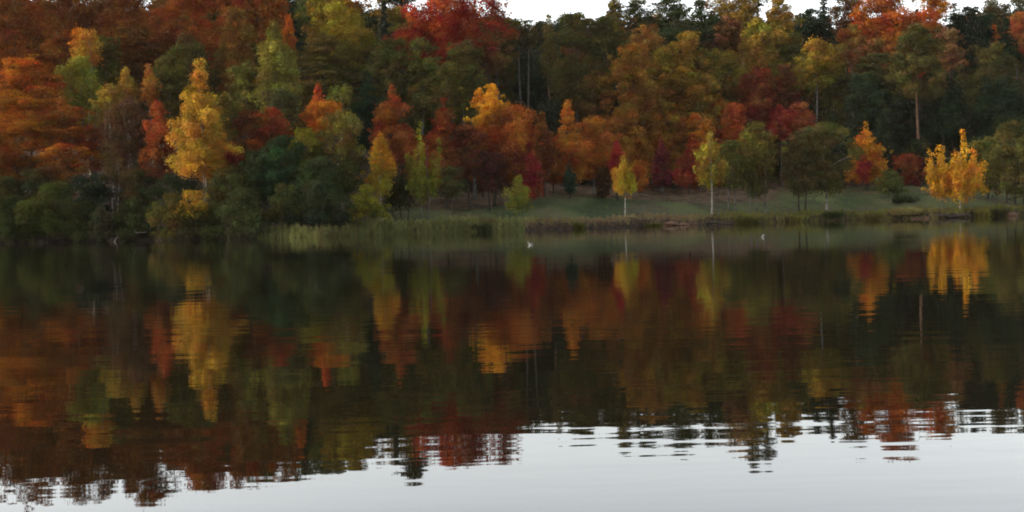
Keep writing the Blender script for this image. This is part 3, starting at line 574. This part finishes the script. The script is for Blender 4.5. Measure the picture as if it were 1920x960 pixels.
(CT,'dome',1625,140,262,130,62,(36,48,34),(30,40,30),'mix','brown',1.25,1,None,'dark green tree below the olive-brown layered tree'),
(CT,'dome',1822,16,104,104,98,(28,42,34),(30,38,32),'mix','brown',1.3,1,'the dark conifer mass at the top right','broad dark green conifer right of the great orange-red tree'),
(CT,'cone',1790,8,64,70,108,(48,56,40),(40,48,36),'mix','brown',1.0,1,None,'grey-green conifer behind the broad dark green conifer'),
(CT,'cone',1886,40,98,56,90,(32,46,34),None,'mix','brown',1.3,1,'the small dark cone','small dark green cone-shaped tree between two orange crowns at the right'),
(MT,'flame',1864,46,98,32,94,(178,92,44),(160,84,40),'mix','brown',1.1,1,None,'slim light orange crown at the left of the small dark cone'),
(MT,'round',1916,26,84,56,94,(166,84,64),(150,70,52),'mix','brown',1.15,1,None,'salmon orange crown at the right edge beside the small dark cone'),
(BT,'round',1860,2,60,90,112,(70,62,46),(54,54,42),'mix','brown',.9,1,None,'thin grey-brown crown against the sky at the upper right'),
(BT,'round',1908,0,60,80,112,(64,58,44),None,'mix','brown',.9,1,None,'thin brown crown in the top right corner'),
(BT,'dome',1850,90,215,150,76,(66,60,38),(48,54,36),'mix','brown',1.25,1,None,'wide brown-green tree below the broad dark green conifer'),
(BT,'dome',1770,150,262,110,70,(38,50,36),(30,42,32),'mix','brown',1.25,1,None,'dark green tree right of the bare orange stem'),
(BT,'dome',1880,150,270,150,60,(36,50,36),(28,40,34),'mix','brown',1.25,1,'the dark green mass on the right','deep green broad tree above the olive-brown tree at the right edge'),
(BT,'oval',1692,190,300,90,84,(34,42,30),(30,38,28),'mix','pale',.8,2,None,'thin dark tree with fine pale stems left of the bare orange stem'),
(BT,'dome',1975,60,260,120,80,(60,58,38),None,'mix','brown',1.0,1,None,'brown-green tree just beyond the right edge'),
]
for (k, sh, px, yt, yb, w, s, c1, c2, wh, bk, den, tr, nick, lab) in CAT:
    yt -= .05*(yb-yt)
    if s >= 55 and den >= .9 and 'stem' not in lab and 'maple' not in lab: yb += .38*(yb-yt)        # the lower crown, behind nearer trees
    elif s >= 24 and den >= 1.05 and 'stem' not in lab and yb < 330: yb += .15*(yb-yt)
    plant(k, sh, px, yt, yb, w, s, c1, c2, lab, nick, wh, bk, den, tr, cat='shrub' if k == BU else 'tree',
          limbs=12 if 'stem' in lab or 'trunk' in lab else 8, thick=.75 if k in (ST, 'birch_tree') else 1.0)

# --- darker trees that close the wood behind them
rngf = random.Random(11); n_hand = len(TREES)
SKY_X = [-100, 100, 250, 400, 540, 640, 682, 696, 740, 760, 830, 930, 955, 1000, 1060, 1120, 1150, 1200, 1330, 1400, 1500, 1522, 1540, 1600, 1760, 1800, 1900, 2050]
SKY_Y = [-66, -66, -64, -54, -30, -22, -8, 22, 16, 8, -6, 0, 42, 44, 38, 38, 18, 14, 0, -30, -18, 24, 28, -22, -20, 10, 10, 10]
used = set(t['label'] for t in TREES)
def names_place(px, y):
    c = sorted([t for t in TREES if t['nick']], key=lambda t: (t['px']-px)**2+(((t['yt']+t['yb'])/2)-y)**2)
    out = []
    for t in c[:10]:
        dx = px-t['px']; dy = y-(t['yt']+t['yb'])/2
        side = 'left' if dx < 0 else 'right'
        if abs(dx) > 1.5*abs(dy): d = side+' of'
        elif abs(dy) > 1.5*abs(dx): d = 'above' if dy < 0 else 'below'
        else: d = ('upper ' if dy < 0 else 'lower ')+side+' of'
        out.append(d+' '+t['nick'])
    return out
plan = []
def filler(px, s, top_h, w, col, cname, shape, kind):
    D = float(shore(px))+s; X = (px-960)/F_PX*D; gz = ground(X, D)
    yt = max(project((X, D, gz+top_h))[1], np.interp(px, SKY_X, SKY_Y)); yb = project((X, D, gz+top_h*.05))[1]
    if yb-yt < 40: return
    for t in TREES:                                   # never in front of a tree placed by hand
        if t['s'] > s-2:
            ox = min(px+w/2, t['px']+t['w']/2)-max(px-w/2, t['px']-t['w']/2); oy = min(yb, t['yb'])-max(yt, t['yt'])
            if ox > .18*t['w'] and oy > .18*(t['yb']-t['yt']): return
    plan.append(dict(px=px, s=s, w=w, yt=yt, yb=yb, col=col, cname=cname, shape=shape, kind=kind))
FCOL = [((66, 60, 32), 'dim olive-brown tree'), ((46, 50, 30), 'dark green tree'), ((78, 58, 34), 'dull brown tree'), ((58, 62, 34), 'shaded grey-green tree'), ((94, 56, 32), 'dull rust tree')]
for s in (205, 186, 168, 150, 134, 116, 98, 80, 62, 46, 34):
    x = -150
    while x < 2080:
        x += rngf.uniform(46, 74)
        if x > 660 and s < 66: continue
        c, cn = FCOL[rngf.randrange(5)] if x > 420 or rngf.random() < .35 else ((88, 46, 26), 'dull rust-brown tree')
        if 940 < x < 1080: c, cn = ((32, 38, 30), 'dark green tree')
        if 740 < x < 930 and s > 120: c, cn = ((96, 30, 32), 'dusky crimson tree')
        if 1380 < x < 1480 and s > 120: c, cn = ((92, 74, 38), 'dull mustard tree')
        if 1600 < x < 1760 and s > 120: c, cn = ((120, 56, 32), 'muted orange tree')
        filler(x, s+rngf.uniform(-5, 5), rngf.uniform(21, 29) if s > 140 else rngf.uniform(18, 25) if s > 110 else rngf.uniform(14, 19), rngf.uniform(90, 140), c, cn, rngf.choice(['round', 'dome', 'oval', 'round']), 'woodland_tree')
GX, GY = np.meshgrid(np.arange(-60, 1980, 4.0), np.arange(0, 470, 4.0)); cover = np.zeros(GX.shape, int); keep = []
for t in sorted([dict(t, hand=True) for t in TREES]+plan, key=lambda t: t['s']):
    m = ((GX-t['px'])/(t['w']*.47))**2+((GY-(t['yt']+t['yb'])/2)/((t['yb']-t['yt'])*.48+.01))**2 < 1
    new = int((m & (cover < (3 if t['s'] > 90 else 2))).sum())
    if not t.get('hand') and new < 30: continue
    cover += m*(2 if t.get('hand') and t['s'] < 60 else 1)
    if not t.get('hand'): keep.append(t)
for t in keep:
    s = t['s']; suf = ', on the ridge' if s > 172 else ', up the slope' if s > 124 else ', halfway upslope' if s > 88 else ', low on the slope'
    for form in names_place(t['px'], (t['yt']+t['yb'])/2):
        lab = t['cname']+' '+form+suf
        if lab not in used and len(lab.split()) <= 16: break
    else: continue
    used.add(lab)
    plant(t['kind'], t['shape'], t['px'], t['yt'], t['yb'], t['w'], s, t['col'], None, lab, None, 'mix', 'brown', 1.3, 1, limbs=5, group='darker trees closing the wood behind the colourful ones')
print('FILLERS', len(plan), len(keep))

# --- undergrowth at the foot of the wood behind the lawn: individual dark bushes
prev = 0
rb = random.Random(5)
k = 0
for x in range(720, 2000, 52):
    s = (64 if x < 1000 else 84)+rb.uniform(-3, 5); D = float(shore(x))+s
    X = (x-960)/F_PX*D; y0 = project((X, D, ground(X, D)))[1]
    h = rb.uniform(24, 40)
    lab = None
    for form in names_place(x, y0):
        lab = 'low dark bush '+form
        if lab not in used: break
    used.add(lab)
    plant(BU, 'mound', x, y0-h, y0+1, 74, s, (34, 34, 24), (50, 36, 26), lab, None, 'mix', 'brown', 1.2, 3, cat='shrub', limbs=4, group='dark bushes along the foot of the wood')

# ------------------------------------------------------------------ shore growth
def blades(name, n, px0, px1, s0, s1, h0, h1, wd, cols, seed, label, cat, kind=None, bend=.35, env=None):
    rs = np.random.RandomState(seed)
    px = rs.uniform(px0, px1, n); s = rs.uniform(s0, s1, n)
    D = shore(px)+s; X = (px-960)/F_PX*D; Z = np.maximum(ground_s(px, s), -.1)
    clump = .70+.30*np.sin(px*.21+s*1.7)*np.sin(px*.077+2) + .25*np.sin(px*.53)
    h = rs.uniform(h0, h1, n)*np.clip(clump, .3, 1.3)
    if env is not None: h = h*np.interp(px, env[0], env[1])
    a = rs.uniform(0, 6.28, n); bx = np.cos(a)*bend*h*rs.uniform(.2, 1, n); by = np.sin(a)*bend*h*rs.uniform(.2, 1, n)
    t = rs.uniform(0, 3.14, n); wx = np.cos(t)*wd*.5; wy = np.sin(t)*wd*.5
    B = np.stack([X, D, Z-.08], 1); Wv = np.stack([wx, wy, 0*wx], 1)
    M_ = B+np.stack([bx*.35, by*.35, h*.6], 1); T_ = B+np.stack([bx, by, h], 1)
    V = np.stack([B-Wv, B+Wv, M_+Wv*.8, M_-Wv*.8, T_+Wv*.25, T_-Wv*.25], 1).reshape(-1, 3)
    i = np.arange(n)[:, None]*6
    Fq = np.concatenate([i+np.array([[0, 1, 2, 3]]), i+np.array([[3, 2, 4, 5]])], 0)
    cl = np.array([lin(c) for c in cols]); pick = rs.randint(0, len(cl), n)
    zone = (np.sin(px*.045+1.3)+np.sin(px*.017)) > -.5
    pick[zone] = rs.randint(0, max(1, len(cl)//2), zone.sum())
    c = np.clip(cl[pick]*np.exp(rs.normal(0, .22, (n, 1)))*LEAF_GAIN, .01, .6)
    o = mesh_obj(name, V, Fq, LEAF, colors=np.repeat(c, 6, 0)); tag(o, label, cat, kind=kind); return o
blades('reed_bed', 19000, 484, 985, -.4, 4.0, .45, 1.7, .10, [(98, 98, 58), (86, 90, 50), (76, 76, 44), (92, 78, 50)], 21, 'pale green reeds along the water at the left end of the lawn', 'reeds', 'stuff', env=([484, 500, 515, 535, 545, 575, 590, 612, 635, 660, 700, 730, 760, 850, 900, 965], [.4, .75, .9, .85, .7, .9, .75, .9, .8, .75, .85, .8, .85, .8, .95, .7]))
blades('bank_reeds', 9000, 610, 1010, 3.2, 9, .4, .9, .10, [(112, 110, 68), (98, 100, 58), (86, 88, 50)], 31, 'paler short reeds on top of the bank behind the waterside reeds', 'reeds', 'stuff')
blades('lawn_grass', 16000, 640, 1960, 7, 62, .06, .22, .22, [(92, 98, 58), (78, 86, 50), (66, 76, 44), (100, 94, 60)], 32, 'short tufted grass all over the lawn', 'grass', 'stuff', bend=.8)
blades('fallen_leaves', 12000, 700, 1960, 40, 90, .05, .16, .24, [(128, 66, 34), (104, 58, 36), (140, 84, 36), (92, 50, 36), (110, 40, 34)], 33, 'rust coloured fallen leaves lying at the back of the lawn', 'fallen leaves', 'stuff', bend=1.4)
blades('bank_grass', 9000, 940, 1345, .5, 7, .25, .75, .08, [(112, 98, 68), (98, 84, 58), (84, 86, 48), (74, 56, 40)], 22, 'dry brown grass on the low bank below the small yellow birch', 'grass', 'stuff')
blades('marsh_grass', 12000, 1340, 1960, -.3, 6, .3, 1.0, .08, [(98, 92, 44), (78, 82, 40), (70, 72, 38), (104, 88, 56)], 23, 'green and straw coloured grass along the right half of the shore', 'grass', 'stuff')
blades('shore_litter', 4500, -60, 490, -.2, 3, .15, .6, .10, [(34, 34, 22), (40, 32, 24), (30, 36, 22), (54, 38, 28)], 24, 'rusty dead grass at the waterline under the left thicket', 'grass', 'stuff')

def tussock(px, s, wpx, h, c1, c2, label, seed):
    rs = np.random.RandomState(seed); D = float(shore(px))+s; X = (px-960)/F_PX*D; z = max(ground(X, D), -.05)
    n = 520; Rr = wpx*D/F_PX/2; a = rs.uniform(0, 6.28, n); r = Rr*.75*rs.uniform(0, 1, n)**.7
    B = np.stack([r*np.cos(a), r*np.sin(a)*.7, -.1+0*r], 1); hh = h*rs.uniform(.6, 1.1, n)*(1-.45*(r/Rr)**2)
    T_ = B+np.stack([np.cos(a)*Rr*.35*rs.uniform(.2, 1, n), np.sin(a)*Rr*.3, hh], 1); M_ = B*.45+T_*.55; M_[:, 2] += .1*hh
    t = rs.uniform(0, 3.14, n); Wv = np.stack([np.cos(t)*.05, np.sin(t)*.05, 0*t], 1)
    V = np.stack([B-Wv, B+Wv, M_+Wv, M_-Wv, T_+Wv*.3, T_-Wv*.3], 1).reshape(-1, 3)
    i = np.arange(n)[:, None]*6; Fq = np.concatenate([i+np.array([[0, 1, 2, 3]]), i+np.array([[3, 2, 4, 5]])], 0)
    m = rs.uniform(0, 1, (n, 1)); c = np.clip((lin(c1)*(1-m)+lin(c2)*m)*np.exp(rs.normal(0, .2, (n, 1)))*LEAF_GAIN, .01, .6)
    o = mesh_obj('grass_tussock', V, Fq, LEAF, colors=np.repeat(c, 6, 0)); o.location = (X, D, z)
    tag(o, label, 'grass tussock', 'grass tussocks on the shore')
TUS = [
 (905, .2, 50, 1.5, (60, 64, 34), (46, 52, 30), 'dark green tussock at the right end of the reed bed'),
 (1085, .2, 34, 1.2, (84, 86, 36), (70, 70, 34), 'yellow-green tussock on the brown bank left of the small yellow birch'),
 (1226, -.1, 42, .8, (88, 84, 40), (72, 66, 36), 'low yellow-green tussock at the waterline left of the orange-brown stones'),
 (1400, .0, 60, 1.6, (86, 84, 36), (66, 70, 32), 'broad mossy tussock at the waterline right of the white-stemmed birch'),
 (1488, -.2, 46, 1.5, (104, 100, 50), (92, 86, 46), 'straw-yellow tussock at the water below the big round olive tree'),
 (1562, .8, 50, 1.4, (58, 70, 36), (50, 60, 32), 'dark green tussock right of the pale short stem of the big round olive tree'),
 (1640, .3, 60, 1.3, (96, 92, 46), (80, 76, 42), 'olive tussock on the shore midway between the round olive tree and golden birch'),
 (1700, .8, 70, 1.5, (118, 104, 66), (100, 92, 54), 'pale straw tussock left of the dark logs under the golden birch'),
 (1843, .0, 36, 1.7, (110, 102, 42), (88, 84, 40), 'rounded yellow tussock just right of the dark logs'),
 (1870, .4, 40, 1.3, (64, 66, 36), (52, 56, 32), 'dark low tussock near the right edge of the shore')]
for j, t in enumerate(TUS): tussock(*t, 100+j)

def lump(name, px, s, wpx, hm, mat, label, cat, seed, group=None, dz=0.0):
    """an irregular faceted stone sitting in the bank"""
    import bmesh
    rs = np.random.RandomState(seed); D = float(shore(px))+s; X = (px-960)/F_PX*D; z = max(ground(X, D), -.02)
    bm = bmesh.new(); bmesh.ops.create_icosphere(bm, subdivisions=3, radius=1); W = wpx*D/F_PX/2
    ph = rs.uniform(0, 6, 6)
    for v in bm.verts:
        c = v.co; f = 1+.16*math.sin(3*c.x+ph[0])+.13*math.sin(4*c.y+ph[1]+2*c.z)+.10*math.sin(7*c.z+ph[2]+3*c.x)+.05*math.sin(13*c.x+ph[3])+.05*math.sin(11*c.y+ph[4])
        v.co = Vector((c.x*f*W, c.y*f*W*.6, max(c.z*f, -.3)*hm*.75))
    me = bpy.data.meshes.new(name); bm.to_mesh(me); bm.free(); me.materials.append(mat)
    o = bpy.data.objects.new(name, me); COL.objects.link(o); o.location = (X, D, z+.12*hm+dz); o.rotation_euler.z = rs.uniform(-.4, .4)
    tag(o, label, cat, group); return o
G = 'orange-brown stones at the waterline'
lump('boulder', 1262, .2, 36, .75, STONE, 'largest orange-brown boulder at the waterline between the two white-stemmed birches', 'boulder', 1, G)
lump('boulder', 1240, -.1, 18, .45, STONE, 'small flat brown stone on the left of the largest orange-brown boulder', 'boulder', 2, G)
lump('boulder', 1285, -.1, 22, .5, STONE, 'low brown stone on the right of the largest orange-brown boulder', 'boulder', 3, G)
lump('boulder', 1303, .2, 14, .7, STONE, 'small upright brown stone, rightmost of the orange-brown stones', 'boulder', 4, G)
lump('boulder', 1900, .0, 26, .8, STONE, 'brown stone at the water near the right edge of the picture', 'boulder', 5, G)
lump('boulder', 1735, -.1, 40, .5, STONE, 'long tan stone at the waterline left of the dark logs', 'boulder', 6, G)
lump('stone_block', 1204, 82, 20, 1.1, PALESTONE, 'pale grey-green block at the back of the lawn left of the magenta maple', 'stone block', 7)

def log(px, s, lenpx, r, mat, label, name='fallen_log', seed=0, tilt=0.0, z0=.15, stubs=3, rz=0.0, cat='log', group=None):
    rs = np.random.RandomState(seed); D = float(shore(px))+s; X = (px-960)/F_PX*D; z = max(ground(X, D), 0)
    L = lenpx*D/F_PX; n = 9; u = np.linspace(-.5, .5, n)
    P = np.stack([u*L, rs.normal(0, .03*L, n)*.4, z0+u*tilt*L+rs.normal(0, .012*L, n)], 1)
    rad = r*(1-.35*(u+.5)); rad[0] *= .8; rad[-1] *= .6
    paths = [(P, rad)]
    for j in range(stubs):
        q = P[2+j*2 % (n-2)]; e = q+np.array([rs.uniform(-.2, .5)*L*.3, rs.uniform(-.3, .3), rs.uniform(.4, 1.0)*min(.2*L, .9)])
        paths.append((np.array([q, (q+e)/2+[0, 0, .04], e]), np.array([r*.5, r*.3, r*.12])))
    V, Fq = tubes(paths, 8); o = mesh_obj(name, V, Fq, mat, smooth=True); o.location = (X, D, z); o.rotation_euler.z = rz
    tag(o, label, cat, group); return o
log(255, -.4, 42, .07, BARK['pale'], 'thin pale fallen branch leaning out over the water under the left thicket', 'fallen_branch', 3, tilt=.08, z0=1.25, stubs=2, cat='branch')
log(218, -.8, 10, .12, BARK['grey'], 'short curved grey stump standing in the water left of the pale fallen branch', 'tree_stump', 4, tilt=1.6, z0=.3, stubs=1, cat='stump')
log(1352, -.3, 56, .28, BARK['brown'], 'dark log lying at the waterline under the white-stemmed birch', seed=5, tilt=.02, group='dark logs on the shore')
log(1330, -.1, 40, .22, BARK['brown'], 'shorter dark log just left under the white-stemmed birch', seed=6, tilt=-.04, z0=.35, group='dark logs on the shore')
log(1782, -.3, 56, .30, BARK['brown'], 'long dark log on the waterline under the bright golden birch', seed=7, tilt=.03, z0=.3, group='dark logs on the shore')
log(1802, -.1, 30, .34, BARK['brown'], 'thick short dark log right under the stem of the bright golden birch', seed=8, tilt=-.05, z0=.5, group='dark logs on the shore')
log(1764, .1, 26, .26, BARK['brown'], 'stubby dark log at the left end of the long dark log', seed=9, tilt=.1, z0=.5, group='dark logs on the shore')
plant(BU, 'mound', 1692, 376, 394, 60, 18, (36, 46, 28), (42, 40, 28), 'flat dark bush lying on the lawn left of the bright golden birch', None, 'mix', 'brown', 1.2, 3, cat='shrub', limbs=4)

# ------------------------------------------------------------------ gulls on the water
def loft(rings, sides=14):
    """rings: (x, z, half width, half height) -> closed body along x"""
    V = []; th = np.linspace(0, 2*math.pi, sides, endpoint=False)
    for x, z, a, b in rings: V += [(x, a*math.cos(t), z+b*math.sin(t)) for t in th]
    Fq = []
    for i in range(len(rings)-1):
        for j in range(sides):
            k = (j+1) % sides; Fq.append((i*sides+j, i*sides+k, (i+1)*sides+k, (i+1)*sides+j))
    Fq.append(tuple(range(sides))[::-1]); Fq.append(tuple(range((len(rings)-1)*sides, len(rings)*sides)))
    return V, Fq
def gull(px, ywater, heading, scale, label):
    D = 0; hor = 437-.026*px; D = CAM_H*F_PX/(ywater-hor)
    p = at(px, ywater, D); root = empty('gull', (p[0], p[1], 0), heading); root.scale = (scale,)*3
    V, Fq = loft([(-.20, .10, .004, .003), (-.17, .085, .03, .012), (-.12, .065, .055, .035), (-.05, .045, .075, .06), (.03, .04, .078, .065), (.09, .06, .062, .058),
                  (.125, .10, .042, .045), (.14, .14, .034, .036), (.148, .165, .036, .034), (.165, .185, .037, .032), (.19, .187, .03, .026), (.207, .183, .012, .012)])
    b = mesh_obj('body', V, Fq, GULLW, root, smooth=True)
    V, Fq = loft([(.200, .181, .011, .010), (.225, .178, .007, .007), (.242, .172, .002, .002)], 8); mesh_obj('beak', V, Fq, BEAK, root, smooth=True)
    for sd in (-1, 1):
        V, Fq = loft([(.085, .07, .004, .012), (.05, .078, .012, .036), (-.03, .082, .013, .040), (-.12, .095, .010, .026), (-.20, .120, .006, .012), (-.25, .138, .002, .004)], 10)
        V = [(x, y+sd*(.070 if x > -.1 else .045+(.25+x)*.1)*(1 if x > -.15 else .5), z) for x, y, z in V]
        mesh_obj('wing', V, Fq, GULLG, root, smooth=True)
    tag(root, label, 'gull', 'gulls resting on the lake')
gull(995, 459.5, R(170), 1.0, 'white gull swimming near the centre, nearest and brightest of the gulls')
gull(1430, 444.5, R(60), .95, 'grey-white gull on the water below the green clump of trees, facing away')
#print('PLACED', len(TREES), 'faces', sum(len(m.polygons) for m in bpy.data.meshes))
bad = [(t['label'][:40], round(t['H'], 1), round(t['base'], 1)) for t in TREES if t['H'] > 40 or t['base'] > 24 or t['H'] < 4]
print('CHECK', bad)
